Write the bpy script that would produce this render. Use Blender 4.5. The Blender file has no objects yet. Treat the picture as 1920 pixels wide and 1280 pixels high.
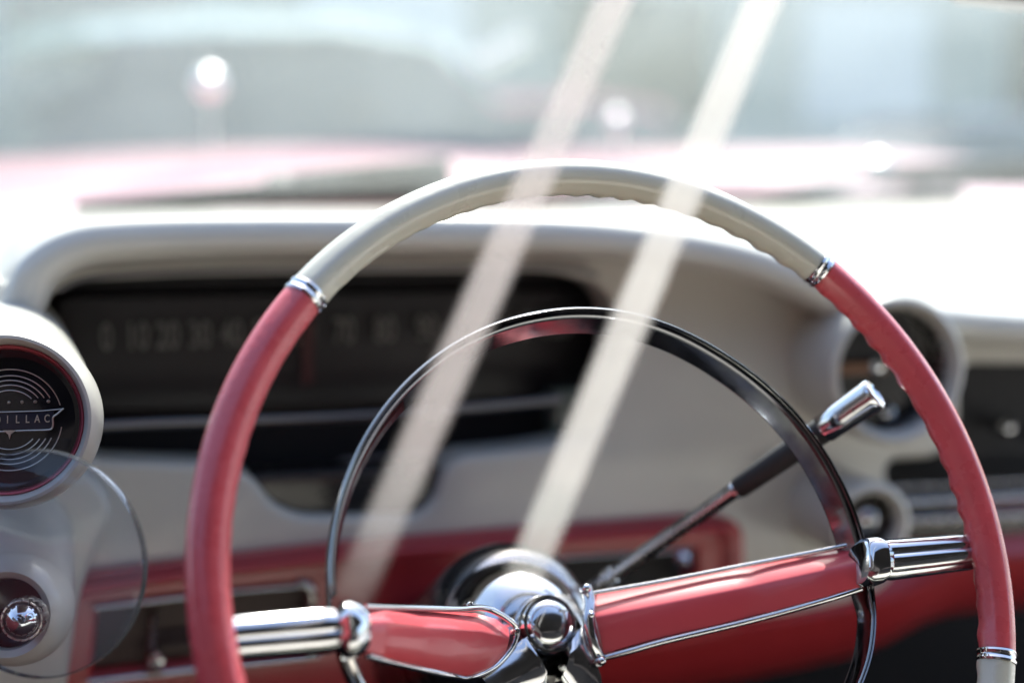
import bpy, bmesh, math, random
from mathutils import Vector, Matrix
random.seed(4)
R = math.radians
scene = bpy.context.scene
col = scene.collection

# ------------------------------------------------------------------ camera
PSI, PIT, FPX = R(18.9), R(7.83), 2667.0
CAM = Vector((0, 0, 1.15))
FW = Vector((math.sin(PSI)*math.cos(PIT), math.cos(PSI)*math.cos(PIT), -math.sin(PIT)))
RT = Vector((math.cos(PSI), -math.sin(PSI), 0))
UP = RT.cross(FW)
cd = bpy.data.cameras.new('camera'); cam = bpy.data.objects.new('camera', cd); col.objects.link(cam)
cd.lens = 50; cd.sensor_width = 36; cd.clip_start = .02; cd.clip_end = 2000
cam.matrix_world = Matrix.Translation(CAM) @ Matrix((RT, UP, -FW)).transposed().to_4x4()
cd.dof.use_dof = True; cd.dof.focus_distance = .715; cd.dof.aperture_fstop = 2.2; cd.dof.aperture_blades = 0
scene.camera = cam

# ------------------------------------------------------------------ sky and sun
SUN_EL, SUN_AZ = R(50), R(24)            # azimuth from the car's nose (+y) towards +x
w = bpy.data.worlds.new('World'); scene.world = w; w.use_nodes = True
nt = w.node_tree; bg = nt.nodes['Background']
sk = nt.nodes.new('ShaderNodeTexSky'); sk.sky_type = 'NISHITA'; sk.sun_disc = False
sk.sun_elevation = SUN_EL; sk.sun_rotation = SUN_AZ; sk.dust_density = 2.5; sk.air_density = 1.0
nt.links.new(sk.outputs[0], bg.inputs[0]); bg.inputs[1].default_value = .15
sd = bpy.data.lights.new('sun', 'SUN'); sd.energy = 4.0; sd.angle = R(.5); sd.color = (1, .96, .9)
so = bpy.data.objects.new('sun', sd); col.objects.link(so)
sdir = Vector((math.sin(SUN_AZ)*math.cos(SUN_EL), math.cos(SUN_AZ)*math.cos(SUN_EL), math.sin(SUN_EL)))
so.rotation_euler = sdir.to_track_quat('Z', 'Y').to_euler()
vs = scene.view_settings; vs.view_transform = 'Standard'; vs.look = 'None'; vs.gamma = 1; vs.use_curve_mapping = False
vs.exposure = 1.6
scene.cycles.caustics_reflective = False; scene.cycles.sample_clamp_indirect = 8
scene.cycles.use_denoising = True; scene.cycles.max_bounces = 10; scene.cycles.transparent_max_bounces = 16

# ------------------------------------------------------------------ helpers
def cp(px, py, z):                       # point seen at a pixel of the photograph, z metres along the view axis
    return CAM + z*(FW + (px-960)/FPX*RT + (640-py)/FPX*UP)
def onY(px, py, Y):                      # the same, on the upright plane y = Y of the dashboard
    d = FW + (px-960)/FPX*RT + (640-py)/FPX*UP
    return CAM + d*(Y/d.y)
def onZ(px, py, Z):
    d = FW + (px-960)/FPX*RT + (640-py)/FPX*UP
    return CAM + d*((Z-CAM.z)/d.z)

def mesh(name, vs_, fs, mat, parent=None, smooth=True, loc=None):
    me = bpy.data.meshes.new(name); me.from_pydata([tuple(v) for v in vs_], [], fs)
    bm = bmesh.new(); bm.from_mesh(me); bmesh.ops.recalc_face_normals(bm, faces=bm.faces); bm.to_mesh(me); bm.free()
    me.validate()
    o = bpy.data.objects.new(name, me); col.objects.link(o)
    if mat: me.materials.append(mat)
    for p in me.polygons: p.use_smooth = smooth
    if parent: o.parent = parent; o.matrix_parent_inverse = parent.matrix_world.inverted()
    return o
def smooth_by_angle(o, ang=35):
    bm = bmesh.new(); bm.from_mesh(o.data)
    for e in bm.edges: e.smooth = not (len(e.link_faces) == 2 and e.calc_face_angle(0) > R(ang))
    bm.to_mesh(o.data); bm.free(); return o
def bevel(o, wd, seg=3, ang=30):
    m = o.modifiers.new('b', 'BEVEL'); m.width = wd; m.segments = seg; m.limit_method = 'ANGLE'; m.angle_limit = R(ang)
    return o
def thing(name, label, cat, loc, group=None):
    o = bpy.data.objects.new(name, None); col.objects.link(o); o.location = loc; o.empty_display_size = .02
    bpy.context.view_layer.update()
    o['label'] = label; o['category'] = cat
    if group: o['group'] = group
    return o
def tag(o, label, cat, group=None):
    o['label'] = label; o['category'] = cat
    if group: o['group'] = group
    return o
def struct(o): o['kind'] = 'structure'; return o

def catmull(pts, n=8, closed=False):
    out = []; N = len(pts); rng = range(N if closed else N-1)
    g = (lambda i: pts[i % N]) if closed else (lambda i: pts[max(0, min(N-1, i))])
    for i in rng:
        a, b, c, d = g(i-1), g(i), g(i+1), g(i+2)
        for k in range(n):
            t = k/n
            out.append(.5*((2*b)+(-a+c)*t+(2*a-5*b+4*c-d)*t*t+(-a+3*b-3*c+d)*t**3))
    if not closed: out.append(pts[-1])
    return out
def loft(name, secs, mat, parent=None, closed_sec=True, closed_path=False, caps=True, smooth=True):
    n = len(secs[0]); V = [v for s in secs for v in s]; F = []
    m = len(secs)
    for i in range(m if closed_path else m-1):
        j = (i+1) % m
        for k in range(n if closed_sec else n-1):
            l = (k+1) % n; F.append((i*n+k, i*n+l, j*n+l, j*n+k))
    if caps and closed_sec and not closed_path:
        F.append(tuple(range(n))); F.append(tuple(range((m-1)*n, m*n)))
    o = mesh(name, V, F, mat, parent, smooth)
    return smooth_by_angle(o, 40) if smooth else o
def frame(t, up):
    t = t.normalized(); s = t.cross(up).normalized(); return s, s.cross(t).normalized()
def tube(name, pts, rad, mat, parent=None, up=Vector((0, 0, 1)), seg=20, squash=1.0, closed=False):
    secs = []; N = len(pts)
    for i, p in enumerate(pts):
        a = pts[(i-1) % N] if (closed or i) else p; b = pts[(i+1) % N] if (closed or i < N-1) else p
        s, u = frame(b-a, up); r = rad[i] if isinstance(rad, (list, tuple)) else rad
        secs.append([p + s*math.cos(2*math.pi*k/seg)*r + u*math.sin(2*math.pi*k/seg)*r*squash for k in range(seg)])
    return loft(name, secs, mat, parent, closed_path=closed)
def lathe(name, prof, org, ax, mat, parent=None, seg=64, ref=Vector((0, 0, 1)), closed=False):   # prof: (radius, height along ax)
    ax = ax.normalized()
    if abs(ax.dot(ref)) > .98: ref = Vector((0, 1, 0))
    a, b = frame(ax, ref)
    secs = []
    for k in range(seg):
        t = 2*math.pi*k/seg; d = a*math.cos(t)+b*math.sin(t)
        secs.append([org + d*max(r, 1e-5) + ax*h for r, h in prof])
    return loft(name, secs, mat, parent, closed_sec=closed, closed_path=True, caps=False)
def plate(name, outs, mat, parent, org, ex, ey, depth, bev=.002, res=3):   # outs: lists of (a,b), holes after the first; thickness goes away from the front
    cu = bpy.data.curves.new(name, 'CURVE'); cu.dimensions = '2D'; cu.fill_mode = 'BOTH'; cu.extrude = depth/2; cu.bevel_depth = bev; cu.bevel_resolution = res
    for o_ in outs:
        sp = cu.splines.new('POLY'); sp.points.add(len(o_)-1)
        for p, q in zip(sp.points, o_): p.co = (q[0], q[1], 0, 1)
        sp.use_cyclic_u = True
    t = bpy.data.objects.new('t', cu); col.objects.link(t)
    dg = bpy.context.evaluated_depsgraph_get(); me = bpy.data.meshes.new_from_object(t.evaluated_get(dg))
    col.objects.unlink(t); bpy.data.objects.remove(t); bpy.data.curves.remove(cu)
    ez = ex.cross(ey).normalized()
    M = Matrix((ex, ey, ez)).transposed().to_4x4(); M.translation = org - ez*(depth/2+bev)
    me.transform(M); me.name = name
    bm = bmesh.new(); bm.from_mesh(me); bmesh.ops.remove_doubles(bm, verts=bm.verts, dist=1e-6); bmesh.ops.recalc_face_normals(bm, faces=bm.faces); bm.to_mesh(me); bm.free()
    me.materials.clear(); me.materials.append(mat)
    for p in me.polygons: p.use_smooth = True
    o = bpy.data.objects.new(name, me); col.objects.link(o); smooth_by_angle(o, 30)
    if parent: o.parent = parent; o.matrix_parent_inverse = parent.matrix_world.inverted()
    return o
def yplate(name, px_outs, Y, depth, mat, parent, bev=.003, rnd=None, res=3):     # outline given in photo pixels on the plane y=Y, facing the driver
    X, Z = Vector((1, 0, 0)), Vector((0, 0, 1)); O = Vector((0, Y, 0)); outs = []
    for i, po in enumerate(px_outs):
        pts = [onY(a, b, Y) for a, b in po]; pts = [Vector((p.x, p.z)) for p in pts]
        k = rnd[i] if rnd else 0
        if k: pts = roundpoly(pts, k)
        outs.append([(p.x, p.y) for p in pts])
    return plate(name, outs, mat, parent, O, X, Z, depth, bev, res)
def roundpoly(P, r, n=8):
    out = []; N = len(P)
    for i in range(N):
        a, b, c = P[i-1], P[i], P[(i+1) % N]
        u, v = (a-b), (c-b); k = min(r, u.length*.48, v.length*.48)
        p, q = b+u.normalized()*k, b+v.normalized()*k
        for j in range(n+1):
            t = j/n; out.append(p*(1-t)**2+2*b*t*(1-t)+q*t*t)
    return out
def box(name, c, s, mat, parent=None, bev=.0, M=None):
    V = [Vector((x*s[0]/2, y*s[1]/2, z*s[2]/2)) for x in (-1, 1) for y in (-1, 1) for z in (-1, 1)]
    if M: V = [M @ v for v in V]
    V = [v+Vector(c) for v in V]
    o = mesh(name, V, [(0, 1, 3, 2), (4, 6, 7, 5), (0, 4, 5, 1), (2, 3, 7, 6), (0, 2, 6, 4), (1, 5, 7, 3)], mat, parent, False)
    return bevel(o, bev) if bev else o
def text(name, body, size, org, ex, ey, depth, mat, parent, sx=1.0, space=1.0):
    cu = bpy.data.curves.new(name, 'FONT'); cu.body = body; cu.size = size; cu.extrude = depth/2; cu.align_x = 'CENTER'; cu.align_y = 'CENTER'; cu.space_character = space
    cu.bevel_depth = size*.012
    t = bpy.data.objects.new('t', cu); col.objects.link(t)
    me = bpy.data.meshes.new_from_object(t.evaluated_get(bpy.context.evaluated_depsgraph_get()))
    col.objects.unlink(t); bpy.data.objects.remove(t); bpy.data.curves.remove(cu)
    ez = ex.cross(ey).normalized(); M = Matrix((ex*sx, ey, ez)).transposed().to_4x4(); M.translation = org
    me.transform(M); me.materials.clear(); me.materials.append(mat)
    o = bpy.data.objects.new(name, me); col.objects.link(o)
    if parent: o.parent = parent; o.matrix_parent_inverse = parent.matrix_world.inverted()
    return o

# ------------------------------------------------------------------ materials
def mat(name, c, rough=.4, metal=0, coat=0, bump=0, bscale=80, var=0, vscale=12, rvar=0, spec=.5, emit=None, sss=0, ior=None):
    m = bpy.data.materials.new(name); m.use_nodes = True; n = m.node_tree; b = n.nodes['Principled BSDF']; L = n.links
    b.inputs['Base Color'].default_value = (*c, 1); b.inputs['Roughness'].default_value = rough; b.inputs['Metallic'].default_value = metal
    b.inputs['Coat Weight'].default_value = coat; b.inputs['Coat Roughness'].default_value = .06
    b.inputs['Specular IOR Level'].default_value = spec
    if sss:
        b.inputs['Subsurface Weight'].default_value = sss; b.inputs['Subsurface Radius'].default_value = (.006, .003, .002); b.inputs['Subsurface Scale'].default_value = .5
    tc = n.nodes.new('ShaderNodeTexCoord')
    def noise(s, d=4):
        t = n.nodes.new('ShaderNodeTexNoise'); t.inputs['Scale'].default_value = s; t.inputs['Detail'].default_value = d; L.new(tc.outputs['Object'], t.inputs['Vector']); return t
    if var:
        t = noise(vscale); mx = n.nodes.new('ShaderNodeMix'); mx.data_type = 'RGBA'
        mx.inputs[6].default_value = (*[v*(1-var) for v in c], 1); mx.inputs[7].default_value = (*[min(1, v*(1+var)) for v in c], 1)
        L.new(t.outputs[0], mx.inputs[0]); L.new(mx.outputs[2], b.inputs['Base Color'])
    if rvar:
        t = noise(vscale*2.3, 6); mr = n.nodes.new('ShaderNodeMapRange'); mr.inputs[1].default_value = .35; mr.inputs[2].default_value = .7
        mr.inputs[3].default_value = rough; mr.inputs[4].default_value = rough+rvar; L.new(t.outputs[0], mr.inputs[0]); L.new(mr.outputs[0], b.inputs['Roughness'])
    if bump:
        t = noise(bscale, 5); bp = n.nodes.new('ShaderNodeBump'); bp.inputs['Strength'].default_value = bump; bp.inputs['Distance'].default_value = .001
        L.new(t.outputs[0], bp.inputs['Height']); L.new(bp.outputs[0], b.inputs['Normal'])
    if emit: b.inputs['Emission Color'].default_value = (*emit[0], 1); b.inputs['Emission Strength'].default_value = emit[1]
    return m
def glass(name, tint=(1, 1, 1), refl=.06, dust_glare=0, dcol=(.8, .8, .8), rough=.0, fres=True, dscale=6, dvar=.4, fade=None):
    m = bpy.data.materials.new(name); m.use_nodes = True; n = m.node_tree; L = n.links; n.nodes.clear()
    out = n.nodes.new('ShaderNodeOutputMaterial'); tr = n.nodes.new('ShaderNodeBsdfTransparent'); tr.inputs[0].default_value = (*tint, 1)
    gl = n.nodes.new('ShaderNodeBsdfGlossy'); gl.inputs['Roughness'].default_value = rough
    mx = n.nodes.new('ShaderNodeMixShader'); L.new(tr.outputs[0], mx.inputs[1]); L.new(gl.outputs[0], mx.inputs[2])
    if fres:
        f = n.nodes.new('ShaderNodeFresnel'); f.inputs[0].default_value = 1.45; L.new(f.outputs[0], mx.inputs[0])
    else: mx.inputs[0].default_value = refl
    last = mx
    if dust_glare:  # pale diffuse layer: dust on panes, painted reflection on the streaks
        df = n.nodes.new('ShaderNodeBsdfDiffuse'); df.inputs[0].default_value = (*dcol, 1); tl = n.nodes.new('ShaderNodeBsdfTranslucent'); tl.inputs[0].default_value = (*dcol, 1)
        ad = n.nodes.new('ShaderNodeMixShader'); ad.inputs[0].default_value = .5; L.new(df.outputs[0], ad.inputs[1]); L.new(tl.outputs[0], ad.inputs[2])
        tc = n.nodes.new('ShaderNodeTexCoord'); ns = n.nodes.new('ShaderNodeTexNoise'); ns.inputs['Scale'].default_value = dscale; ns.inputs['Detail'].default_value = 4; L.new(tc.outputs['Object'], ns.inputs['Vector'])
        mr = n.nodes.new('ShaderNodeMapRange'); mr.inputs[1].default_value = .3; mr.inputs[2].default_value = .7; mr.inputs[3].default_value = dust_glare*(1-dvar); mr.inputs[4].default_value = dust_glare*(1+dvar)
        L.new(ns.outputs[0], mr.inputs[0]); fac = mr.outputs[0]
        if fade:                                                  # painted reflection, edges feathered, fading towards one end: along object z, from fade[0] (clear) to fade[1]
            sx = n.nodes.new('ShaderNodeSeparateXYZ'); L.new(tc.outputs['Object'], sx.inputs[0]); m2 = n.nodes.new('ShaderNodeMapRange'); m2.interpolation_type = 'SMOOTHSTEP'
            m2.inputs[1].default_value = fade[0]; m2.inputs[2].default_value = fade[1]; L.new(sx.outputs[2], m2.inputs[0])
            mu = n.nodes.new('ShaderNodeMath'); mu.operation = 'MULTIPLY'; L.new(fac, mu.inputs[0]); L.new(m2.outputs[0], mu.inputs[1]); fac = mu.outputs[0]
            ab = n.nodes.new('ShaderNodeMath'); ab.operation = 'ABSOLUTE'; L.new(sx.outputs[0], ab.inputs[0])
            m4 = n.nodes.new('ShaderNodeMapRange'); m4.interpolation_type = 'SMOOTHSTEP'; m4.inputs[1].default_value = .0105; m4.inputs[2].default_value = .0035; m4.inputs[3].default_value = 0; m4.inputs[4].default_value = 1
            L.new(ab.outputs[0], m4.inputs[0]); m5 = n.nodes.new('ShaderNodeMath'); m5.operation = 'MULTIPLY'; L.new(fac, m5.inputs[0]); L.new(m4.outputs[0], m5.inputs[1]); fac = m5.outputs[0]
        m3 = n.nodes.new('ShaderNodeMixShader'); L.new(fac, m3.inputs[0]); L.new(last.outputs[0], m3.inputs[1]); L.new(ad.outputs[0], m3.inputs[2]); last = m3
    L.new(last.outputs[0], out.inputs[0]); return m

WHITE = mat('cream_enamel', (.56, .545, .49), .30, coat=.4, bump=.08, bscale=140, var=.07, vscale=14, rvar=.15)
IVORY = mat('ivory_plastic', (.58, .57, .475), .25, coat=.45, bump=.15, bscale=150, var=.06, vscale=25, rvar=.15, sss=.1)
RED = mat('red_plastic', (.60, .085, .10), .20, coat=.4, bump=.25, bscale=260, var=.14, vscale=45, rvar=.25)
REDP = mat('red_paint', (.42, .028, .035), .33, coat=.4, bump=.03, var=.06)
CHROME = mat('chrome', (.62, .63, .65), .06, 1, bump=.05, bscale=70, rvar=.10, vscale=30)
OLDCHROME = mat('worn_chrome', (.52, .50, .48), .18, 1, bump=.04, bscale=160, rvar=.2, vscale=40)
DULL = mat('dull_trim', (.22, .22, .23), .3, 1)
GLINT = mat('satin_chrome', (.8, .8, .8), .30, 1)
BLACK = mat('black_enamel', (.012, .012, .013), .22, coat=.3, rvar=.15)
MATTE = mat('black_crackle_paint', (.014, .014, .016), .7, bump=.2)
BROWN = mat('brown_metal', (.060, .038, .032), .5, bump=.1)
DARKGLASS = mat('black_lacquer_dial', (.008, .008, .014), .12, coat=.6)
DIAL = mat('dull_black_dial', (.010, .010, .013), .45)
PALE = mat('pale_metal_inlay', (.75, .68, .6), .35, .7)
DIGIT = mat('faded_digit_paint', (.17, .17, .16), .5)
CARPET = mat('black_carpet', (.01, .009, .009), .95, bump=.6, bscale=400)

# ------------------------------------------------------------------ ground
GR = mat('pale_pavement', (.34, .34, .33), .85, bump=.2, bscale=30, var=.2, vscale=2)
struct(mesh('ground', [(-200, -120, 0), (260, -120, 0), (260, 400, 0), (-200, 400, 0)], [(0, 1, 2, 3)], GR, None, False))

# ================================================================== steering wheel
def c2w(v): return RT*v[0] + UP*v[1] + FW*v[2]
WC_ = (.05913, -.10489, .67055)
WC = CAM + c2w(WC_); WU = c2w((.93774, 0, .34733)); WV = c2w((-.11307, .94553, .30527)); WN = c2w((.32841, .32554, -.88666))
def wl(px, py, h):                       # wheel coordinates (u, v, h) of the point seen at a pixel at height h over the rim plane
    O = WC + WN*h; d = FW + (px-960)/FPX*RT + (640-py)/FPX*UP
    X = CAM + d*((O-CAM).dot(WN)/d.dot(WN)); return Vector(((X-WC).dot(WU), (X-WC).dot(WV), h))
def ww(q): return WC + WU*q[0] + WV*q[1] + WN*q[2]
def wp(px, py, h): return ww(wl(px, py, h))
RR = .2
wheel = thing('steering_wheel', 'large two-tone red and ivory steering wheel with chrome horn ring', 'steering wheel', WC)
def rim_sec(t, grow=0, notch=True):
    rad = WU*math.cos(t)+WV*math.sin(t); c = WC + rad*RR; s = []
    n = 28
    for k in range(n):
        a = 2*math.pi*k/n                 # 0 = outward, pi/2 = to the driver
        x, y = math.cos(a), math.sin(a)
        r = .0093*(1+.03*math.cos(4*a)) + grow
        if notch:
            wgt = max(0, math.cos(a-R(222)))**3*(1 if t < R(95) or t > R(300) else .5)
            r += wgt*((.0011+.0004*math.sin(t*13.7))*math.sin(t*44+.6*math.sin(t*9))**2 - .0005)
            r -= .0005*math.exp(-((a-R(150))/.12)**2)
            r -= .0004*math.exp(-((a-R(62))/.10)**2)
            r += .0005*math.exp(-((a-R(122))/.14)**2)
        s.append(c + rad*x*r + WN*y*r)
    return s
A0, A1, A2, A3 = 49.3, 138.2, 204.3, 343.2
for a, b, m_, lb in ((A0, A1, IVORY, 'ivory upper arc of the rim'), (A1, A2, RED, None), (A2, A3, IVORY, 'ivory lower arc of the rim'), (A3-360, A0, RED, None)):
    n = int((b-a)*2.2); a2, b2 = a+.9, b-.9
    o = loft('rim_section', [rim_sec(R(a2+(b2-a2)*i/n)) for i in range(n+1)], m_, wheel)
    if lb: o['label'] = lb
for a in (A0, A1, A2, A3):
    secs = []
    for i, (off, g) in enumerate(((-1.0, -.0004), (-.95, .0005), (-.6, .0009), (-.2, .0003), (0, .0001), (.2, .0003), (.6, .0009), (.95, .0005), (1.0, -.0004))):
        secs.append(rim_sec(R(a+off*.92), g, False))
    loft('rim_collar', secs, CHROME, wheel)

# horn ring: flat chrome band, radius read off the photograph
H_H = -.022
HP = [(1641, 1100), (1623, 1010), (1606, 962), (1575, 900), (1527, 814), (1465, 742), (1389, 687), (1240, 601), (1159, 581), (1077, 576), (980, 591), (874, 628), (804, 677), (718, 763), (679, 833), (648, 892), (623, 961), (614, 1040), (612, 1120)]
pol = []
for q in HP:
    l = wl(*q, H_H); pol.append((math.atan2(l.y, l.x), math.hypot(l.x, l.y)))
pol.sort()
tmin, rmin = pol[0]; tmax, rmax = pol[-1]
def ring_r(t):
    t = (t+math.pi/2) % (2*math.pi) - math.pi/2
    num = den = 0
    for a, r in pol:
        d = min(abs(t-a), 2*math.pi-abs(t-a)); wgt = math.exp(-(d/.28)**2)+1e-9; num += wgt*r; den += wgt
    for a in (R(-45), R(-90), R(-135)):
        d = min(abs(t-a), 2*math.pi-abs(t-a)); wgt = .8*math.exp(-(d/.35)**2); num += wgt*.137; den += wgt
    return num/den
secs = []
for i in range(240):
    t = 2*math.pi*i/240; rad = WU*math.cos(t)+WV*math.sin(t); r = ring_r(t); c = WC + rad*r + WN*H_H
    # outer rim rounded, groove, then inner face running back from the driver
    prof = [(0, -.0045), (.0004, -.002), (0, .0005), (-.0012, .0016), (-.0024, .0012), (-.0030, .0002), (-.0040, .0008), (-.0052, .0002), (-.0060, -.0012), (-.0108, -.0100), (-.0104, -.0112), (-.0092, -.0108), (-.0030, -.0040)]
    lowf_ = 1-.62*max(0, min(1, (-math.degrees((t+math.pi) % (2*math.pi)-math.pi)-2)/10)) if (t > math.pi) else 1
    lowf_ *= 1-.40*math.exp(-((t-math.pi)/.75)**2)
    secs.append([c + rad*(a*lowf_) + WN*b for a, b in prof])
loft('horn_ring', secs, mat('chrome_dark_reflections', (.19, .195, .21), .07, 1, bump=.05, bscale=70, rvar=.12, vscale=30), wheel, closed_path=True)  # chrome darkened in colour to stand for reflections of dark surroundings

def bar(name, p0, p1, hw0, hw1, m_, twist=0):          # round chrome arm with a crease along its face
    s, u = frame(p1-p0, WN); secs = []
    N = 12
    for i in range(N+1):
        f = i/N; c = p0.lerp(p1, f); hw = hw0*(1-f)+hw1*f; e = min(1, min(i, N-i)/1.0*.08+.93)
        sec = []
        for k in range(36):
            a = 2*math.pi*k/36; r = hw*e*(1-.17*math.exp(-((a-R(100))/.13)**2)-.10*math.exp(-((a-R(38))/.12)**2)-.1*math.exp(-((a-R(165))/.12)**2))
            sec.append(c + (-s)*math.cos(a)*r + u*math.sin(a)*r*.8)
        secs.append(sec)
    return loft(name, secs, m_, wheel)
bar('spoke_arm', wp(432, 1197, -.010), wp(628, 1180, -.013), .0096, .0102, CHROME)
bar('spoke_arm', wp(1824, 1033, -.008), wp(1652, 1050, -.013), .0094, .0108, CHROME)
def clamp(pxs, hts, m_=CHROME):                        # band round the spoke: stations (top px, bottom px, h)
    secs = []
    for (tx, ty, bx, by, h, sc) in pxs:
        t, b = wp(tx, ty, h), wp(bx, by, h); c = (t+b)/2; v = (t-b)/2*sc; n = WN*.0105*sc
        secs.append([c + v*(abs(math.cos(a))**.75*(1 if math.cos(a) > 0 else -1)) + n*(abs(math.sin(a))**.8*(1 if math.sin(a) > 0 else -1)) for a in [2*math.pi*k/32 for k in range(32)]])
    return loft('horn_ring_clamp', secs, m_, wheel)
clamp([(628, 1142, 634, 1224, -.012, .80), (632, 1138, 640, 1226, -.012, .9), (640, 1128, 648, 1232, -.011, 1), (650, 1127, 662, 1232, -.012, 1.04), (672, 1131, 676, 1228, -.014, 1.02), (684, 1140, 686, 1222, -.016, .95)], 0)
clamp([(1606, 1018, 1612, 1096, -.016, .95), (1616, 1011, 1624, 1098, -.014, 1.02), (1634, 1009, 1642, 1096, -.012, 1.04), (1644, 1010, 1652, 1094, -.011, 1), (1652, 1014, 1658, 1090, -.012, .88), (1658, 1018, 1662, 1086, -.012, .80)], 0)

REDS = mat('red_spoke_plastic', (.60, .075, .09), .30, coat=.25, bump=.04, bscale=200, var=.05, vscale=30)
def spoke(st, m_=REDS):                                 # stations: top, ridge, bottom pixels, h of the ridge
    secs = []
    for (tp, rd, bt, h, thick) in st:
        T, Rg, B = wp(*tp, h-.013), wp(*rd, h), wp(*bt, h-.003)
        mid = (Rg+B)/2 + WN*.0012; back = WN*-thick
        m2 = (T+Rg)/2 + WN*.0009
        T2 = T.lerp(m2, .12)+WN*.0012; B2 = B.lerp(mid, .10)+WN*.0010
        secs.append([T+back*.6, T, T2, m2, Rg.lerp(m2, .1), Rg.lerp(mid, .1), mid, B2, B, B+back, (T+B)/2+back*1.3])
    # finer stations
    fine = []
    for k in range(len(secs[0])):
        fine.append([a_.lerp(b_, q/6) for a_, b_ in zip([s[k] for s in secs], [s[k] for s in secs][1:]) for q in range(6)]+[secs[-1][k]])
    secs = [[fine[k][i] for k in range(len(fine))] for i in range(len(fine[0]))]
    return loft('spoke', secs, m_, wheel)
RS = [((1118, 1114), (1116, 1156), (1131, 1226), -.088, .012), ((1240, 1093), (1245, 1131), (1252, 1196), -.072, .012), ((1400, 1062), (1410, 1098), (1415, 1157), -.052, .012),
      ((1530, 1037), (1545, 1068), (1545, 1120), -.026, .012), ((1590, 1027), (1612, 1052), (1606, 1101), -.017, .012), ((1612, 1025), (1630, 1049), (1622, 1094), -.014, .010)]
spoke(RS)
LS = [((684, 1140), (684, 1166), (682, 1220), -.014, .010), ((720, 1140), (728, 1164), (722, 1232), -.022, .012), ((780, 1143), (800, 1174), (785, 1248), -.045, .012),
      ((840, 1147), (860, 1178), (840, 1262), -.060, .012), ((890, 1148), (905, 1182), (880, 1266), -.075, .012), ((930, 1160), (935, 1190), (918, 1252), -.086, .012), ((952, 1178), (955, 1196), (946, 1226), -.092, .010)]
spoke(LS)
def trim(pts, r, m_=CHROME): return tube('spoke_trim', catmull([wp(*p) for p in pts], 8), r, m_, wheel, WN, 14)
trim([(1112, 1112, -.094), (1240, 1090, -.080), (1400, 1059, -.060), (1530, 1034, -.036), (1604, 1018, -.026)], .0013)
trim([(1132, 1232, -.092), (1180, 1220, -.084), (1252, 1200, -.074), (1415, 1161, -.054), (1545, 1125, -.030), (1616, 1102, -.020)], .0017)
trim([(684, 1137, -.022), (780, 1139, -.052), (860, 1141, -.072), (905, 1139, -.084), (940, 1152, -.090), (966, 1172, -.094), (968, 1190, -.096), (958, 1215, -.096), (925, 1250, -.092), (880, 1269, -.082), (845, 1266, -.064), (785, 1253, -.049), (722, 1238, -.028), (690, 1228, -.020)], .0016)
# lower webs of the horn ring under each clamp
tube('horn_ring_stay', catmull([wp(650, 1228, -.03), wp(662, 1262, -.034), wp(684, 1310, -.036), wp(720, 1370, -.036)], 6), .0036, OLDCHROME, wheel, WN, 16, 1.3)
tube('horn_ring_stay', catmull([wp(1608, 1100, -.034), wp(1626, 1130, -.04), wp(1618, 1200, -.044), wp(1600, 1300, -.044)], 6), .0030, CHROME, wheel, WN, 16, 1.3)
# end cap and rivets where the right spoke meets the hub
capb = catmull([wp(1100, 1100, -.094), wp(1106, 1130, -.090), wp(1104, 1160, -.088), wp(1112, 1200, -.088), wp(1126, 1236, -.092)], 6)
tube('spoke_collar', capb, .0033, CHROME, wheel, WN, 14, .8)
for q in ((1100, 1102), (1108, 1152), (1128, 1238)):
    lathe('rivet', [(0, .0022), (.0012, .002), (.0022, .001), (.0026, -.001), (.0026, -.004)], wp(*q, -.087), WN, CHROME, wheel, 20)
for q in ((880, 1133), (852, 1142), (968, 1182)):
    lathe('rivet', [(0, .0022), (.0010, .002), (.0018, .001), (.0020, -.001), (.0020, -.004)], wp(*q, -.086), WN, CHROME, wheel, 20)
# hub: chrome bell, medallion, lower shield
hc = wp(1030, 1170, -.103)
bell = wp(1010, 1168, -.125)
hub = lathe('hub_bell', [(.0405, -.034), (.0400, -.024), (.0385, -.016), (.0345, -.005), (.0290, .004), (.022, .011), (.0155, .015), (.013, .016)], wp(992, 1172, -.128), WN, CHROME, wheel, 80)
med = lathe('hub_medallion', [(0, .0068), (.004, .0065), (.008, .0056), (.0114, .0038), (.0130, .0018), (.0134, .0002), (.0140, .0012), (.0148, .0012), (.0158, -.0004), (.0164, -.003), (.0164, -.014)], hc, WN, CHROME, wheel, 64)
for k in range(30):
    pass
# two shield wings running from the spokes below the medallion
def wing(pts_top, pts_bot, nm='hub_shield'):
    a, b = catmull([wp(*p) for p in pts_top], 8), catmull([wp(*p) for p in pts_bot], 8)
    secs = []
    for p, q in zip(a, b):
        m1 = p.lerp(q, .3)+WN*.004; m2 = p.lerp(q, .7)+WN*.0045
        secs.append([p, m1, m2, q, q-WN*.008, p-WN*.008])
    return loft(nm, secs, CHROME, wheel)
wing([(900, 1266, -.094), (960, 1215, -.098), (985, 1196, -.098), (1000, 1215, -.098)], [(935, 1330, -.10), (990, 1300, -.10), (1020, 1290, -.10), (1028, 1280, -.10)])
wing([(1070, 1205, -.098), (1086, 1180, -.098), (1100, 1175, -.098), (1118, 1236, -.098)], [(1050, 1275, -.10), (1075, 1290, -.10), (1100, 1310, -.10), (1130, 1340, -.10)])
lathe('hub_seat', [(.020, .0), (.026, -.004), (.030, -.012), (.031, -.03), (.028, -.05)], wp(1030, 1195, -.112), WN, OLDCHROME, wheel, 64)

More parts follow.
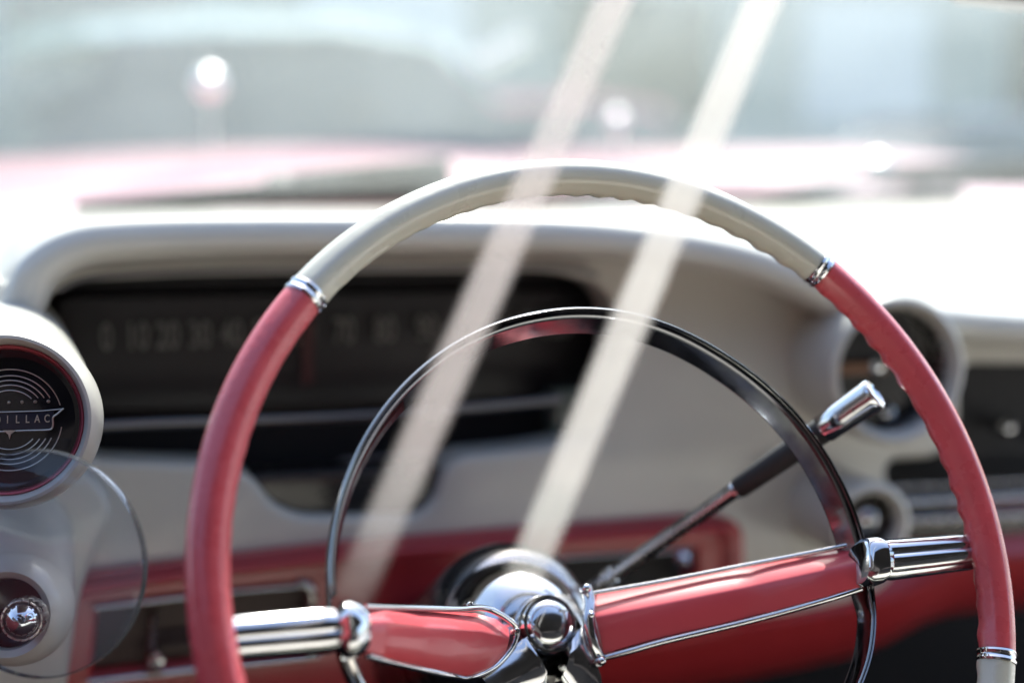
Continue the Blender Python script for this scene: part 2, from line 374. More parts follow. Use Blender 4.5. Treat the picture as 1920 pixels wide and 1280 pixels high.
# ================================================================== steering column and gear lever
colm = thing('steering_column', 'black bell-shaped column shroud behind the wheel hub', 'steering column', wp(955, 1170, -.19))
cc = wp(962, 1168, -.185)
lathe('shroud', [(.030, .020), (.040, .016), (.0465, .006), (.049, -.006), (.0485, -.03), (.046, -.06), (.042, -.10), (.040, -.20), (.040, -.32)], cc, WN, BLACK, colm, 80)
lathe('shroud_ring', [(.026, .026), (.034, .025), (.0395, .020), (.0400, .016), (.030, .018)], cc, WN, OLDCHROME, colm, 80)
L0, L1 = cp(1092, 1116, .855), cp(1640, 738, .772)
lev = thing('gear_lever', 'slim chrome gear lever with black sleeve and bright cylindrical tip', 'gear lever', L0)
def lp(f): return L0.lerp(L1, f)
def along(name, st, m_, seg=28):          # stations (f, radius)
    ax = (L1-L0).normalized(); Ln = (L1-L0).length
    return lathe(name, [(r*1.06, f*Ln) for f, r in st], L0, ax, m_, lev, seg)
along('rod', [(0, .0036), (.08, .0042), (.55, .0043), (.56, .0052), (.57, .0052)], OLDCHROME)
for k in range(4):
    along('rod_band', [(.085+k*.010, .0042), (.086+k*.010, .0050), (.090+k*.010, .0050), (.091+k*.010, .0042)], CHROME)
for k in range(3):
    along('rod_band', [(.545+k*.006, .0043), (.546+k*.006, .0051), (.549+k*.006, .0051), (.550+k*.006, .0043)], CHROME)
along('sleeve', [(.556, .0), (.556, .0054), (.562, .0060), (.70, .0066), (.835, .0070), (.842, .0068), (.842, 0)], MATTE)
along('tip', [(.838, 0), (.838, .0072), (.842, .0078), (.90, .0081), (.985, .0085), (.993, .0087), (1.0, .0084), (1.003, .0074), (1.0, .0066), (.996, .005), (.996, 0)], CHROME)
box('index_mark', lp(.93)+(-FW)*.0083, (.004, .001, .002), MATTE, lev)

# ================================================================== dashboard
YD = .93
dash = thing('dashboard', 'cream painted dashboard with red lower panel, across the whole car', 'dashboard', Vector((.45, YD, .75)))
face = [(-160, 470), (28, 560), (50, 515), (110, 475), (250, 462), (600, 455), (1000, 455), (1200, 470), (1400, 505), (1560, 575), (1700, 585), (1900, 600), (2400, 610), (2400, 676), (1815, 668), (1790, 700), (1790, 800),
        (1760, 845), (1670, 850), (1648, 880), (1662, 930), (1692, 985), (1690, 1040), (1650, 1100), (1400, 1192), (1300, 1215), (60, 1330), (-160, 1330)]
hole = [(52, 600), (78, 540), (145, 512), (350, 502), (650, 497), (1040, 494), (1130, 518), (1172, 575), (1168, 680), (1158, 780), (1118, 835), (1000, 858), (852, 872), (832, 945), (790, 984), (560, 986), (500, 960), (462, 905), (400, 888), (150, 880), (60, 800)]
yplate('face_panel', [face, hole], YD, .03, WHITE, dash, .006, [.02, .018], 4)
# brow: rolled edge with the top behind it
bp = [(-350, 790), (-160, 735), (-20, 680), (38, 582), (76, 508), (145, 464), (250, 449), (500, 442), (800, 441), (1050, 445), (1220, 460), (1380, 488), (1500, 530), (1620, 585), (1760, 606), (1920, 618), (2300, 640)]
bw = [(-700, 480), (-420, 440), (-260, 410), (-130, 398), (40, 394), (160, 393), (300, 392), (520, 391), (800, 390), (1040, 388), (1210, 386), (1370, 384), (1500, 380), (1620, 376), (1760, 372), (1920, 370), (2300, 366)]
front = catmull([onY(a, b, YD-.035) for a, b in bp], 8); backp = catmull([onY(a, b, 1.50) for a, b in bw], 8)
secs = []
for i, (f, b) in enumerate(zip(front, backp)):
    a_, c_ = front[max(0, i-1)], front[min(len(front)-1, i+1)]
    t = (c_-a_).normalized(); nrm = Vector((-t.z, 0, t.x)).normalized()
    if nrm.z < 0 and abs(nrm.z) > .3: nrm = -nrm
    r = .0130; Yv = Vector((0, 1, 0)); s = []
    s.append(f + nrm*-r*.9 + Yv*.060)
    for k in range(11):
        a = R(-105+ k*19.5); s.append(f + nrm*math.sin(a)*r + Yv*(-math.cos(a)*r))
    topv = s[-1]
    for g in (.12, .3, .55, .8, 1.0):
        s.append(topv.lerp(b, g) + nrm*(.000*math.sin(math.pi*g)))
    secs.append(s)
loft('brow', secs, WHITE, dash, closed_sec=False)
# thin trim under the brow
tube('brow_trim', catmull([onY(a, b, YD-.012) for a, b in [(110, 545), (180, 520), (400, 508), (700, 503), (1030, 500), (1120, 515)]], 8), .0018, DULL, dash)
# lower red face rolling back under the dash
lw = [(-200, 1250), (60, 1290), (500, 1190), (1000, 1140), (1400, 1090), (1640, 1040), (1760, 985), (1920, 962), (2400, 950)]
lowf = catmull([onY(a, b, YD+.03) for a, b in lw], 6); secs = []
for p in lowf:
    z0 = p.z
    secs.append([Vector((p.x, YD+.05, z0+.03)), Vector((p.x, YD+.012, z0)), Vector((p.x, YD-.004, z0-.025)), Vector((p.x, YD+.004, z0-.050)), Vector((p.x, YD+.035, z0-.082)), Vector((p.x, YD+.09, z0-.105)), Vector((p.x, YD+.2, z0-.12))])
loft('lower_roll', secs, REDP, dash, closed_sec=False)
# red switch panel set on the cream face
rp = [(122, 1105), (160, 1092), (400, 1062), (620, 1036), (900, 1012), (1180, 992), (1350, 980), (1388, 990), (1390, 1060), (1388, 1180), (1300, 1205), (900, 1260), (400, 1330), (98, 1340)]
hL = [(172, 1133), (590, 1082), (594, 1225), (160, 1276)]
hR = [(1000, 1046), (1190, 1027), (1316, 1020), (1320, 1140), (1000, 1150)]
yplate('lower_panel', [rp, hL, hR], YD-.014, .016, REDP, dash, .004, [.012, .004, .006], 4)
tube('lower_panel_lip', catmull([onY(a, b, YD-.022) for a, b in [(135, 1118), (170, 1104), (400, 1074), (620, 1048), (900, 1024), (1180, 1004), (1345, 994), (1372, 1004), (1374, 1060), (1372, 1140)]], 8), .0032, REDP, dash)
yplate('recess_back', [[(150, 1120), (610, 1070), (610, 1240), (150, 1290)]], YD-.003, .002, BROWN, dash, .0005)
yplate('recess_back', [[(980, 1030), (1340, 1005), (1340, 1160), (980, 1170)]], YD-.003, .002, MATTE, dash, .0005)
for a, b, r in (((176, 1140), (440, 1109), .0017), ((440, 1109), (575, 1098), .0012), ((165, 1279), (598, 1228), .0021), ((1004, 1050), (1300, 1030), .0012)):
    tube('recess_trim', [onY(*a, YD-.018), onY(*b, YD-.018)], r, CHROME, dash)
tube('recess_trim', catmull([onY(a, b, YD-.018) for a, b in [(560, 1094), (582, 1106), (586, 1160), (584, 1222)]], 6), .0034, OLDCHROME, dash)
for y0 in (1190, 1208):
    tube('recess_rib', [onY(300, y0, YD-.008), onY(575, y0-30, YD-.008)], .0016, BROWN, dash)
# passenger side
yplate('passenger_panel', [[(1560, 640), (2400, 655), (2400, 950), (1560, 960)]], YD+.030, .006, MATTE, dash, .001)
yplate('passenger_trim', [[(1640, 880), (2400, 868), (2400, 874), (1640, 888)]], YD+.020, .004, MATTE, dash, .001)
for y0, r, m_ in ((905, .0016, OLDCHROME), (934, .0034, CHROME), (968, .0038, OLDCHROME)):
    tube('passenger_trim', [onY(1655, y0+10, YD-.005), onY(2400, y0-28, YD-.005)], r, m_, dash)
yplate('passenger_shelf', [[(1640, 975), (2400, 945), (2400, 985), (1640, 1012)]], YD+.006, .02, BLACK, dash, .002)

# instrument cluster
YC = YD+.075
cl = thing('instrument_cluster', 'dark recessed instrument cluster with a row of faint speed digits behind the wheel', 'gauge cluster', onY(620, 880, YC))
yplate('back_plate', [[(20, 500), (1260, 480), (1260, 1000), (20, 1010)]], YC+.01, .006, MATTE, cl, .001)
# tunnel walls of the recess
hp = [onY(a, b, YD+.028) for a, b in hole]; hp = roundpoly([Vector((p.x, p.z)) for p in hp], .018)
loft('tunnel', [[Vector((p.x, YD+.004, p.y)) for p in hp], [Vector((p.x, YC+.008, p.y-.004)) for p in hp]], BLACK, cl, caps=False)
dial = yplate('speed_dial', [[(110, 560), (1130, 545), (1130, 738), (110, 770)]], YC-.004, .006, DIAL, cl, .001, [.01])
marks = [('0', 175), ('10', 232), ('20', 290), ('30', 350), ('40', 410), ('50', 470), ('60', 545), ('70', 620), ('80', 697), ('90', 775), ('100', 855), ('110', 940), ('120', 1020)]
for i, (s_, x_) in enumerate(marks):
    p = onY(x_+25, 634-(x_-175)*.028, YC-.012)
    text('speed_digit', s_, .026, p, Vector((1, 0, 0)), Vector((0, 0, 1)), .0006, DIGIT, cl, .62)
tube('cluster_trim', catmull([onY(a, b, YD+.02) for a, b in [(150, 800), (300, 792), (640, 781), (900, 762), (1050, 748)]], 6), .0037, DULL, cl)
tube('cluster_trim', [onY(150, 893, YD+.035), onY(640, 880, YD+.035)], .0018, DULL, cl)
tube('cluster_trim', [onY(640, 862, YD+.035), onY(1060, 828, YD+.035)], .0014, DULL, cl)
yplate('glass_end_block', [[(1045, 738), (1090, 734), (1090, 820), (1045, 826)]], YD+.03, .02, mat('green_glass_block', (.12, .15, .13), .2), cl, .002)
yplate('speed_pointer', [[(566, 590), (588, 590), (588, 720), (566, 722)]], YC-.018, .001, mat('red_pointer', (.06, .012, .015), .6), cl, .0003)
# gear indicator housing under the cluster
gi = [(455, 900), (835, 880), (838, 940), (795, 980), (560, 985), (495, 955)]
yplate('selector_housing', [gi], YD+.012, .03, BLACK, cl, .003, [.012])

# ------------------------------------------------------------------ air vent pod (left end)
def facing(pt, yaw=0, pit=0):             # axis pointing to the driver
    return Vector((math.sin(yaw)*math.cos(pit), -math.cos(yaw)*math.cos(pit), math.sin(pit)))
VZ = .70
vc = cp(11, 787, VZ); VA = (-FW*.97 + RT*.15 + UP*.05).normalized()
vr = VZ/FPX
vent = thing('air_vent', 'round cream air vent pod with black emblem face and red inner ring', 'air vent', vc)
k = vr
ring = lathe('housing', [(141*k, -.012), (142*k, .000), (146*k, .004), (152*k, .0062), (158*k, .006), (165*k, .002), (169*k, -.006), (170*k, -.016), (166*k, -.022)], vc, VA, WHITE, vent, 96)
def neck(name, c, ax, rad, back, r1, par):
    a0, b0 = frame(ax, Vector((0, 0, 1))); a1, b1 = frame(Vector((0, -1, 0)), Vector((0, 0, 1))); S = []
    for i in range(9):
        f = i/8; g = min(1, f*2); cc_ = c - ax*.014 + back*f; rr = rad*(1-f)+r1*f
        aa = a0.lerp(a1, g).normalized(); bb = b0.lerp(b1, g).normalized()
        S.append([cc_ + aa*math.cos(2*math.pi*k_/72)*rr + bb*math.sin(2*math.pi*k_/72)*rr for k_ in range(72)])
    return loft(name, S, WHITE, par, caps=False)
neck('housing_neck', vc, VA, 168.5*k, Vector((-.006, .235, .004)), .040, vent)
lathe('inner_ring', [(141.5*k, -.002), (139*k, -.0005), (135*k, -.0025), (134*k, -.006), (134*k, -.012)], vc, VA, mat('pink_red_enamel', (.62, .12, .15), .25, coat=.5), vent, 96)
lathe('chrome_bezel', [(134.5*k, -.003), (132.5*k, -.0022), (130*k, -.004), (124*k, -.009), (120*k, -.0105), (119*k, -.0115)], vc, VA, CHROME, vent, 96)
efac = lathe('emblem_face', [(0, -.0095), (60*k, -.0097), (100*k, -.0103), (121*k, -.0112)], vc, VA, DARKGLASS, vent, 96)
EX, EY = frame(VA, UP)[0]*-1, None
EX = (RT - VA*RT.dot(VA)).normalized(); EY = VA.cross(EX).normalized()
def ev(x, y, h=-.0085): return vc + EX*x*k + EY*y*k + VA*h      # x, y in photo pixels from the vent centre
arcs = []
for r_, lo, hi in ((96, 17, 163), (84, 30, 150), (75, 34, 146), (66, 39, 141), (56, 46, 134)):
    for sgn in (1, -1):
        lo2 = lo if sgn > 0 else (8 if r_ == 96 else lo-6)
        n_ = 40; pts = []
        for i in range(n_+1):
            a = R(lo2 + (180-2*lo2)*i/n_); pts.append(ev(r_*math.cos(a), sgn*r_*math.sin(a), -.0093-.0006*(r_/96)))
        tube('face_arc', pts, 1.1*k, PALE, efac, VA, 8)
for i in range(-3, 4):
    lathe('stud', [(0, .0012), (1.6*k, .0010), (3.2*k, .0003), (3.9*k, -.001)], ev(i*24-2, 33+i*.8, -.0095), VA, PALE, efac, 16)
bar_top = [(-97, 18), (-60, 15), (0, 16), (60, 18), (99, 22)]
tube('emblem_bar', [ev(a, b-1, -.0085) for a, b in bar_top], 1.2*k, PALE, efac, VA, 8)
tube('emblem_bar', catmull([ev(*q, -.0085) for q in [(99, 22), (88, 12), (80, 5), (80, -8), (78, -16), (70, -19), (40, -20), (12, -21)]], 5), 1.7*k, PALE, efac, VA, 8)
tube('emblem_bar', catmull([ev(*q, -.0085) for q in [(-99, 18), (-88, 10), (-80, 3), (-80, -10), (-78, -18), (-70, -21), (-40, -22), (-8, -22)]], 5), 1.7*k, PALE, efac, VA, 8)
plate('emblem_point', [[(-10*k, -20*k), (12*k, -20*k), (7*k, -24*k), (3*k, -27*k), (1*k, -35*k), (-1*k, -27*k), (-5*k, -24*k)]], PALE, efac, vc+VA*-.0080, EX, EY, .0008, .0001)
plate('emblem_tint', [[(-78*k, 13*k), (80*k, 16*k), (78*k, -16*k), (-76*k, -19*k)]], mat('blue_enamel', (.02, .022, .05), .3, coat=.5), efac, vc+VA*-.0089, EX, EY, .0006, .0001)
for i, ch in enumerate('CADILLAC'):
    text('lettering', ch, 21*k, ev(-60+i*18.0+3, 0+i*.5-1.5, -.0083), EX, EY, .0004, PALE, efac, .72)

# ------------------------------------------------------------------ rotary control below it
kc = cp(15, 1150, .735); kk = .735/FPX
ctl = thing('control_switch', 'chrome toothed rotary control in a grey cream round well below the vent', 'control knob', kc)
KA = (-FW + RT*.10 + UP*.02).normalized()
lathe('surround', [(64*kk, -.016), (64*kk, -.004), (68*kk, .001), (80*kk, .003), (92*kk, .000), (102*kk, -.006), (109*kk, -.014), (110*kk, -.018)], kc, KA, WHITE, ctl, 80)
neck('surround_neck', kc + KA*-.002, KA, 110*kk, Vector((-.01, .20, 0)), .046, ctl)
lathe('well', [(64.5*kk, -.002), (62*kk, -.006), (60*kk, -.012), (30*kk, -.016), (0, -.017)], kc, KA, BLACK, ctl, 64)
kn = cp(41, 1162, .715)
KX = (RT-KA*RT.dot(KA)).normalized(); KY = KA.cross(KX).normalized()
lathe('knob', [(0, .0075), (8*kk, .0072), (16*kk, .0058), (24*kk, .0035), (30*kk, .0008), (33*kk, -.0006)], kn, KA, CHROME, ctl, 48)
secs = []
for i in range(96):
    a = 2*math.pi*i/96; t = 1 if (i % 6) < 4 else .0
    d = KX*math.cos(a)+KY*math.sin(a)
    secs.append([kn+d*32*kk+KA*-.001, kn+d*33.5*kk+KA*.0008, kn+d*(37+t*1.2)*kk+KA*.0006, kn+d*(38+t*1.5)*kk+KA*-.001, kn+d*(39+t*1.5)*kk+KA*-.010, kn+d*34*kk+KA*-.016])
loft('knob_skirt', secs, OLDCHROME, ctl, closed_sec=True, closed_path=True)
for i in range(16):
    a0 = 2*math.pi*(i+.12)/16; a1 = 2*math.pi*(i+.80)/16
    tube('knob_dash', [kn+(KX*math.cos(a0+(a1-a0)*j/5)+KY*math.sin(a0+(a1-a0)*j/5))*35.5*kk+KA*.0012 for j in range(6)], 1.7*kk, PALE, ctl, KA, 8)
# cream side body behind the two pods
yplate('side_panel', [[(-300, 800), (140, 890), (200, 950), (130, 1110), (100, 1340), (-300, 1340)]], YD-.03, .02, WHITE, dash, .006, [.02])

# ------------------------------------------------------------------ gauges right of the wheel
def gauge(name, label, cx, cy, rx, ry, inner, Y, grp):
    Y -= .035
    c = onY(cx, cy, Y); z = (c-CAM).dot(FW); s = z/FPX
    t = thing(name, label, 'gauge' if 'clock' in name else 'control knob', c, grp)
    # lathe round the world -y axis tilted a little; radii in px
    ax = Vector((-.06, -1, .02)).normalized()
    r = ry*s; ri = inner*s
    lathe('bezel', [(ri, -.02), (ri, -.002), (ri*1.03, .004), (ri*.45+r*.55, .0085), (r*.98, .006), (r, -.001), (r*.98, -.09)], c, ax, WHITE, t, 72)
    lathe('trim_ring', [(ri*1.005, -.004), (ri*.985, -.0025), (ri*.96, -.006), (ri*.95, -.012)], c, ax, OLDCHROME, t, 72)
    lathe('dial', [(0, -.015), (ri*.5, -.0155), (ri*1.0, -.016)], c, ax, BLACK, t, 64)
    return t, c, ax, s
t, c, ax, s = gauge('dash_clock', 'large round black dial in a cream ring right of the gear lever tip', 1676, 694, 108, 142, 115, YD-.03, None)
GX = Vector((1, -.06, 0)).normalized(); GZ = ax.cross(GX).normalized()*-1
def gp(x, y, h=-.012): return c + GX*x*s + Vector((0, 0, 1))*y*s + ax*h
lathe('spindle_cap', [(0, .008), (8*s, .0075), (15*s, .004), (17*s, 0), (17*s, -.006)], gp(-22, 6), ax, CHROME, t, 32)
plate('dial_window', [[(-52*s, -11*s), (52*s, -11*s), (52*s, 11*s), (-52*s, 11*s)]], mat('amber_dial_window', (.16, .07, .03), .4), t, gp(-52, 2, -.010), GX, Vector((0, 0, 1)), .001, .0004)
lathe('set_knob', [(0, .008), (12*s, .006), (17*s, .001), (17*s, -.004)], gp(4, -84), ax, CHROME, t, 32)
t, c, ax, s = gauge('round_switch', 'small round chrome switch in a cream ring above the right spoke end', 1626, 980, 62, 82, 56, YD-.03, None)
lathe('switch_button', [(0, .014), (16*s, .013), (28*s, .008), (31*s, .002), (31*s, -.014)], gp(8, 4), ax, CHROME, t, 40)
t2 = thing('oval_stud', 'small bright pale stud beside the horn ring end', 'stud', onY(1572, 995, YD-.02))
sp_ = onY(1574, 1000, YD-.022); s = 1.0/FPX
lathe('cap', [(0, .006), (10*s, .0055), (18*s, .002), (20*s, -.003)], sp_, Vector((0, -1, .1)), WHITE, t2, 32)
for px_, py_, rr_, lb in ((1872, 797, 17, 'chrome passenger-side knob standing on the black panel'), (1926, 812, 15, 'chrome knob cut by the photo edge on the black panel')):
    o = lathe('panel_knob', [(0, .018), (rr_*.6*s, .017), (rr_*1.0*s, .012), (rr_*1.1*s, .004), (rr_*.7*s, .0), (rr_*.7*s, -.02)], onY(px_, py_, YD+.01), Vector((-.1, -1, .1)), CHROME, None, 40)
    tag(o, lb, 'knob', 'chrome knobs on the passenger panel')
tg = thing('toggle_switch', 'small upright chrome toggle in the black recess of the red panel', 'switch', onY(1282, 1100, YD-.01))
tube('toggle', [onY(1284, 1098, YD+.003), onY(1282, 1070, YD-.014), onY(1280, 1052, YD-.022)], [.003, .0035, .0055], CHROME, tg)
lathe('toggle_cap', [(0, .004), (.004, .003), (.0058, 0), (.005, -.004)], onY(1280, 1048, YD-.024), Vector((0, -1, .5)), CHROME, tg, 24)
sk_ = thing('pull_knob', 'small chrome pull knob in the brown recess of the red panel', 'knob', onY(290, 1232, YD-.01))
lathe('cap', [(0, .010), (.0045, .009), (.0065, .005), (.005, .0), (.004, -.012)], onY(291, 1232, YD-.018), Vector((0, -1, .15)), CHROME, sk_, 28)
lathe('stem', [(.0025, .02), (.0025, -.02)], onY(284, 1200, YD-.010), Vector((.1, -.3, 1)), OLDCHROME, sk_, 16)

# ------------------------------------------------------------------ clear disc at lower left
dz = .72; dc = cp(70, 1057, dz-.055); ds = (dz-.055)/FPX
DA = (-FW + RT*-.18).normalized()
disc = thing('clear_disc', 'thin clear round lens with a fine dark edge over the lower control pod', 'lens', dc)
lathe('lens', [(0, .0016), (110*ds, .001), (208*ds, -.0012), (212*ds, -.002), (208*ds, -.0026), (110*ds, -.0004), (0, .0002)], dc, DA, glass('clear_lens', (.96, .975, 1), dust_glare=.02, dcol=(.40, .55, .80), dscale=9, dvar=.7), disc, 128)
lathe('rim', [(211*ds, .0006), (214.5*ds, .0004), (215*ds, -.0030), (212*ds, -.0034)], dc, DA, glass('lens_edge', (.55, .58, .64), dust_glare=.06), disc, 128, closed=True)

# ------------------------------------------------------------------ window-glass reflection streaks, built as two translucent strips before the wheel
def streak(a, b, wa, wb, z0, z1, m_, label):
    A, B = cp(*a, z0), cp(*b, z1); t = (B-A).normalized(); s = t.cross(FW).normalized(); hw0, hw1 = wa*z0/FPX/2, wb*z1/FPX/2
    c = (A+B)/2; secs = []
    # local frame: z along the streak so the painted reflection fades along it
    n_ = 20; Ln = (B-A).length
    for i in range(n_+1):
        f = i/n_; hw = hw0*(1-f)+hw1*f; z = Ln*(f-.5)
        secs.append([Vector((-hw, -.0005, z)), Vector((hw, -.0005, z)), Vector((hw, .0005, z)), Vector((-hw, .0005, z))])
    o = loft('reflection_streak', secs, m_, None)
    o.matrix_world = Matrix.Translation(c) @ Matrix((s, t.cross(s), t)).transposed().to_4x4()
    return tag(o, label, 'streak', 'painted reflection streaks slanting over the wheel')
streak((655, 1125), (1205, -120), 88, 96, .56, .60, glass('reflection_streak_rose', (1, 1, 1), fres=False, refl=.01, dust_glare=.31, dcol=(.80, .75, .72), dscale=30, dvar=.12, fade=(-.165, -.09)), 'wider rosy painted reflection streak crossing from rim top to left spoke')
streak((962, 1130), (1482, -120), 80, 108, .58, .60, glass('reflection_streak_cream', (1, 1, 1), fres=False, refl=.01, dust_glare=.42, dcol=(.82, .81, .77), dscale=30, dvar=.12, fade=(-.16, -.115)), 'brighter cream painted reflection streak crossing down to the chrome hub')

# ------------------------------------------------------------------ car shell: cowl, windscreen, bonnet, wipers, floor, seat
fl = struct(box('car_floor', (.4, .9, .42), (2.0, 2.2, .04), CARPET))
cw = tag(mesh('firewall', [(-.8, 1.35, .4), (1.8, 1.35, .4), (1.8, 1.42, 1.02), (-.8, 1.42, 1.02), (-.8, 1.37, .4), (1.8, 1.37, .4), (1.8, 1.44, 1.02), (-.8, 1.44, 1.02)], [(0, 1, 2, 3), (4, 5, 6, 7), (0, 1, 5, 4), (3, 2, 6, 7), (0, 3, 7, 4), (1, 2, 6, 5)], CARPET, None, False), 'black firewall closing the footwell under the dashboard', 'firewall')
seat = thing('bench_seat', 'cream and red front bench seat facing the wheel', 'seat', Vector((.6, -.1, .45)))
box('cushion', (.62, -.02, .62), (1.35, .5, .18), WHITE, seat, .05)
box('backrest', (.62, -.46, .84), (1.35, .2, .52), MATTE, seat, .06)

door = thing('door_card', 'dark red driver door card below the side window', 'door', Vector((-.42, .2, .4)))
box('door_panel', (-.42, .25, .68), (.10, 2.1, .60), mat('oxblood_vinyl', (.10, .012, .018), .5), door, .02)
box('window_rail', (-.42, .25, .995), (.06, 2.1, .03), CHROME, door, .008)
top = thing('convertible_top', 'black cloth convertible top over the front seat', 'car roof', Vector((.6, -.5, 1.45)))
secs = []
for i in range(13):
    y = .30-1.7*i/12; a = i/12; s = []
    for j_ in range(17):
        b_ = -1+2*j_/16; s.append(Vector((.6+1.05*b_, y, 1.52+.10*a*(1-a)*2-.16*abs(b_)**2.5-(.5*max(0, a-.7)))))
    secs.append(s+[v+Vector((0, 0, .02)) for v in reversed(s)])
loft('cloth', secs, CARPET, top)
# windscreen: curved sheet
def screen(o_, th):
    secs = []
    for i in range(33):
        a = -1+2*i/32; x = .45+1.0*a; bow = .32*a*a
        secs.append([Vector((x, 1.52+th-bow - .62*f*f*.35 - .33*f, 1.085+.50*f)) for f in [j/10 for j in range(11)]])
    return secs
s0, s1 = screen(0, 0), screen(0, .005)
secs = [a+list(reversed(b)) for a, b in zip(s0, s1)]
ws = loft('windshield', secs, glass('dusty_windscreen', (.95, .98, .97), dust_glare=.048, dcol=(.80, .90, 1.0), dscale=2.6, dvar=.85), None)
tube('windshield_gasket', catmull([onY(a, b, 1.47) for a, b in [(140, 391), (420, 376), (700, 366), (1000, 368), (1400, 370), (1560, 372), (1800, 364)]], 6), .0075, MATTE, ws)
tag(ws, 'curved dusty windscreen glass rising behind the dashboard', 'windscreen')
def chrome_ball(name, label, cat, px, py, z, rad, grp=None, drop=.12):
    c_ = cp(px, py, z)
    o = lathe(name, [(0, rad)]+[(rad*math.sin(R(q)), rad*math.cos(R(q))) for q in range(12, 180, 12)], c_, Vector((0, 0, 1)), GLINT, None, 40)
    tube('stem', [c_-Vector((0, 0, rad*.9)), c_-Vector((0, 0, drop))], .0028, GLINT, o, Vector((0, 1, 0)), 12)
    return tag(o, label, cat, grp)
chrome_ball('fender_mirror', 'round chrome mirror glinting far left above the dashboard', 'mirror', 392, 158, 2.3, .024)
chrome_ball('hood_ornament', 'small round chrome ornament on the hood beyond the rim top', 'ornament', 1158, 226, 2.5, .016)
chrome_ball('fender_ornament', 'left of two small chrome ornaments beyond the right dash top', 'ornament', 1648, 318, 2.2, .022, 'chrome ornaments on the hood edge')
chrome_ball('fender_ornament', 'right of two small chrome ornaments beyond the right dash top', 'ornament', 1722, 336, 2.0, .020, 'chrome ornaments on the hood edge')
# rear-view mirror, only its lower edge shows
mir = thing('rear_view_mirror', 'rear-view mirror whose lower edge dips into the upper corner', 'mirror', cp(2000, -60, .9))
mc = cp(2010, -72, .9)
pts = [(1800, -10), (1850, -5), (1920, 3), (2010, 10), (2100, 8), (2250, 0), (2260, -140), (1790, -150)]
def vplate(name, px, z, depth, m_, parent, bev=.001, rnd=0):
    P = [Vector(((a-960)/FPX*z, (640-b)/FPX*z)) for a, b in px]
    if rnd: P = roundpoly(P, rnd)
    return plate(name, [[(p.x, p.y) for p in P]], m_, parent, CAM+FW*z, RT, UP, depth, bev)
vplate('mirror_shell', pts, .9, .02, DULL, mir, .001, .01)
vplate('mirror_glass', [(a, b-3) for a, b in pts], .896, .002, CHROME, mir, .0005, .01)

HOODP = mat('red_hood_paint', (.36, .12, .145), .30, coat=.25, spec=.5, var=.05)
# bonnet with raised wings
secs = []
for j in range(15):
    y = 1.60+j*.15; s = []
    for i in range(31):
        a = -1+2*i/30; x = .45+1.0*a
        z = 1.065 + .040*min(1, j/5) + .025*math.exp(-(a/.35)**2) + .030*max(0, abs(a)-.55)**1.2*2.0 - .012*(j/14)**2 + (.02 if j > 0 else 0)
        s.append(Vector((x, y, z)))
    secs.append(s)
secs.append([v+Vector((0, .05, -.35)) for v in secs[-1]])
hd = loft('car_hood', secs, HOODP, None, closed_sec=False); tag(hd, 'long glossy red car hood seen through the windscreen', 'hood')
def wiper(a, b, c, lab):
    t = thing('wiper', lab, 'wiper', onY(*a, 1.56), 'wipers at the foot of the windscreen')
    tube('wiper_arm', [onY(*a, 1.56), onY(*b, 1.555)], [.010, .006], MATTE, t)
    tube('wiper_blade', [onY(*b, 1.55), onY(*c, 1.545)], [.008, .014], MATTE, t, squash=1.6)
    lathe('wiper_pivot', [(0, .012), (.012, .010), (.016, 0)], onY(*b, 1.54), Vector((0, -.5, 1)), MATTE, t, 20)
wiper((160, 392), (520, 348), (840, 330), 'dark wiper lying low, left of the rim top')
wiper((1440, 372), (1640, 330), (2040, 322), 'dark wiper lying low, right of the rim top')

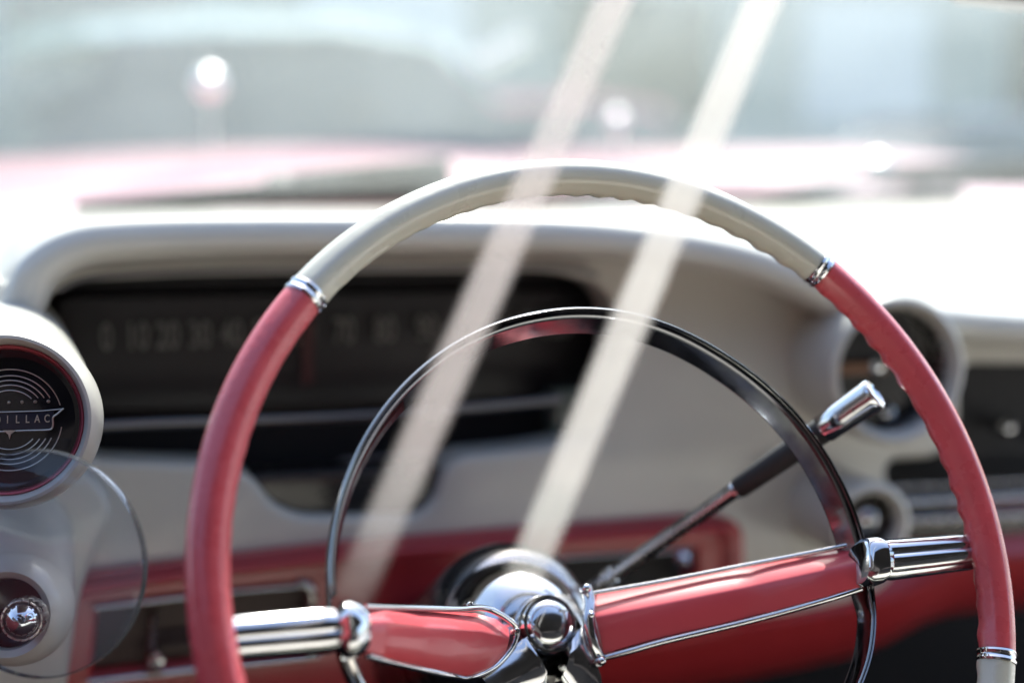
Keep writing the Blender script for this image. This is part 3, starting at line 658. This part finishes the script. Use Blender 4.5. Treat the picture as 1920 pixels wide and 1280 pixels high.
# ------------------------------------------------------------------ parked cars and what stands behind
def car(name, label, loc, rz, body, L=4.6, W=1.85, H=1.45, trimc=True, grp='cars parked ahead'):
    M = Matrix.Translation(loc) @ Matrix.Rotation(rz, 4, 'Z'); t = thing(name, label, 'car', Vector(loc), grp)
    T = lambda x, y, z: M @ Vector((x, y, z))
    st = [(-L/2, .50, .62, .60), (-L/2+.15, .36, .80, .82), (-L*.30, .30, .92, .95), (-.6, .28, .95, 1), (.5, .28, .94, 1), (L*.30, .30, .90, .97), (L/2-.15, .36, .80, .88), (L/2, .46, .66, .70)]
    secs = []
    for x, z0, z1, wf in st:
        hw = W/2*wf; secs.append([T(x, -hw*.85, z0), T(x, -hw, z0+.12), T(x, -hw, z1-.15), T(x, -hw*.88, z1), T(x, 0, z1+.04), T(x, hw*.88, z1), T(x, hw, z1-.15), T(x, hw, z0+.12), T(x, hw*.85, z0)])
    fine = [catmull([s[k_] for s in secs], 5) for k_ in range(9)]
    loft('body', [[fine[k_][i] for k_ in range(9)] for i in range(len(fine[0]))], body, t)
    gs = [(-1.35, .92, .70), (-.85, H-.05, .60), (0, H, .62), (.45, H-.04, .61), (1.15, .93, .72)]
    secs = [[T(x, -W*f/1.45-.02, .88), T(x, -W*f*.62, z-.03), T(x, 0, z), T(x, W*f*.62, z-.03), T(x, W*f/1.45+.02, .88)] for x, z, f in gs]
    loft('cabin_glass', secs, DARKGL, t)
    rf = [(-.95, H-.03, .55), (-.5, H+.02, .58), (.1, H+.025, .58), (.6, H-.05, .54)]
    loft('roof', [[T(x, -W*f*.62, z-.07), T(x, -W*f*.55, z), T(x, 0, z+.03), T(x, W*f*.55, z), T(x, W*f*.62, z-.07)] for x, z, f in rf], body, t)
    for sx in (-1, 1):
        for sy in (-1, 1):
            wc_ = T(sx*L*.31, sy*(W/2-.05), .33)
            ax_ = (T(0, sy, 0)-T(0, 0, 0))
            lathe('wheel', [(0, .06), (.17, .07), (.19, .03), (.21, .05), (.32, .04), (.33, -.02), (.32, -.12), (0, -.12)], wc_, ax_, TYRE, t, 32)
    for sx in (-1, 1):
        tube('bumper', catmull([T(sx*(L/2-.1), -W*.42, .48), T(sx*(L/2+.05), -W*.25, .48), T(sx*(L/2+.08), W*0, .48), T(sx*(L/2+.05), W*.25, .48), T(sx*(L/2-.1), W*.42, .48)], 5), .06, CHROME, t)
        for sy in (-1, 1):
            lathe('headlight' if sx < 0 else 'tail_light', [(0, .05), (.06, .04), (.09, 0), (.09, -.05)], T(sx*(L/2-.02), sy*W*.33, .70), T(sx, 0, 0)-T(0, 0, 0), CHROME, t, 24)
    return t
DARKGL = mat('car_window_glass', (.05, .07, .08), .05, coat=.5)
TYRE = mat('tyre_rubber', (.02, .02, .02), .8)
MINT = mat('pale_mint_paint', (.42, .55, .52), .15, coat=1)
SILV = mat('pale_blue_paint', (.50, .56, .62), .15, coat=1)
PINK = mat('faded_red_paint', (.48, .16, .18), .2, coat=1)
NAVY = mat('slate_blue_paint', (.10, .15, .20), .2, coat=1)
mc_ = car('parked_car', 'pale mint parked car, nearest ahead beyond the hood', (1.0, 6.2, 0), R(14), MINT, H=1.62)
tube('roof_trim', [cp(885, 122, 5.2), cp(940, 98, 5.2), cp(990, 70, 5.2)], .035, GLINT, mc_)
car('parked_car', 'faded red parked car standing behind the pale mint one', (3.6, 9.5, 0), R(-8), PINK)
car('parked_car', 'slate blue parked car at the far side behind the right wiper', (9.6, 13.0, 0), R(10), NAVY)
car('parked_car', 'pale blue parked car farthest off beside the building', (5.0, 16.5, 0), R(-4), SILV)
bkm = mat('dark_surround_wall', (.035, .03, .028), .9, bump=.4, bscale=14, var=.3)  # for unseen walls added behind the camera to darken the chrome reflections
bk = thing('dark_surround', 'added unseen dark walls behind the car, darkening reflections in the chrome', 'building', (0, -5, 0))
box('wall', (0, -4.2, 2.1), (16, .4, 4.2), bkm, bk); box('dark_surround_side_wall', (-5.2, -1.5, 1.9), (.4, 5.0, 3.8), bkm, bk)  # added unseen walls, only to darken the chrome reflections
# building and hedge
wallm = mat('pale_render_wall', (.30, .355, .345), .8, var=.05)
bl = thing('building', 'pale grey-green building with glazed front beyond the parked cars', 'building', (6, 22, 0))
box('wall', (6, 24, 4), (44, 3.0, 8), wallm, bl)
for i in range(9):
    box('window', (-12+i*4.4, 22.46, 2.6), (2.6, .1, 2.2), DARKGL if i % 2 else SILV, bl)
    box('upper_window', (-12+i*4.4, 22.46, 6.0), (2.6, .1, 1.6), DARKGL, bl)
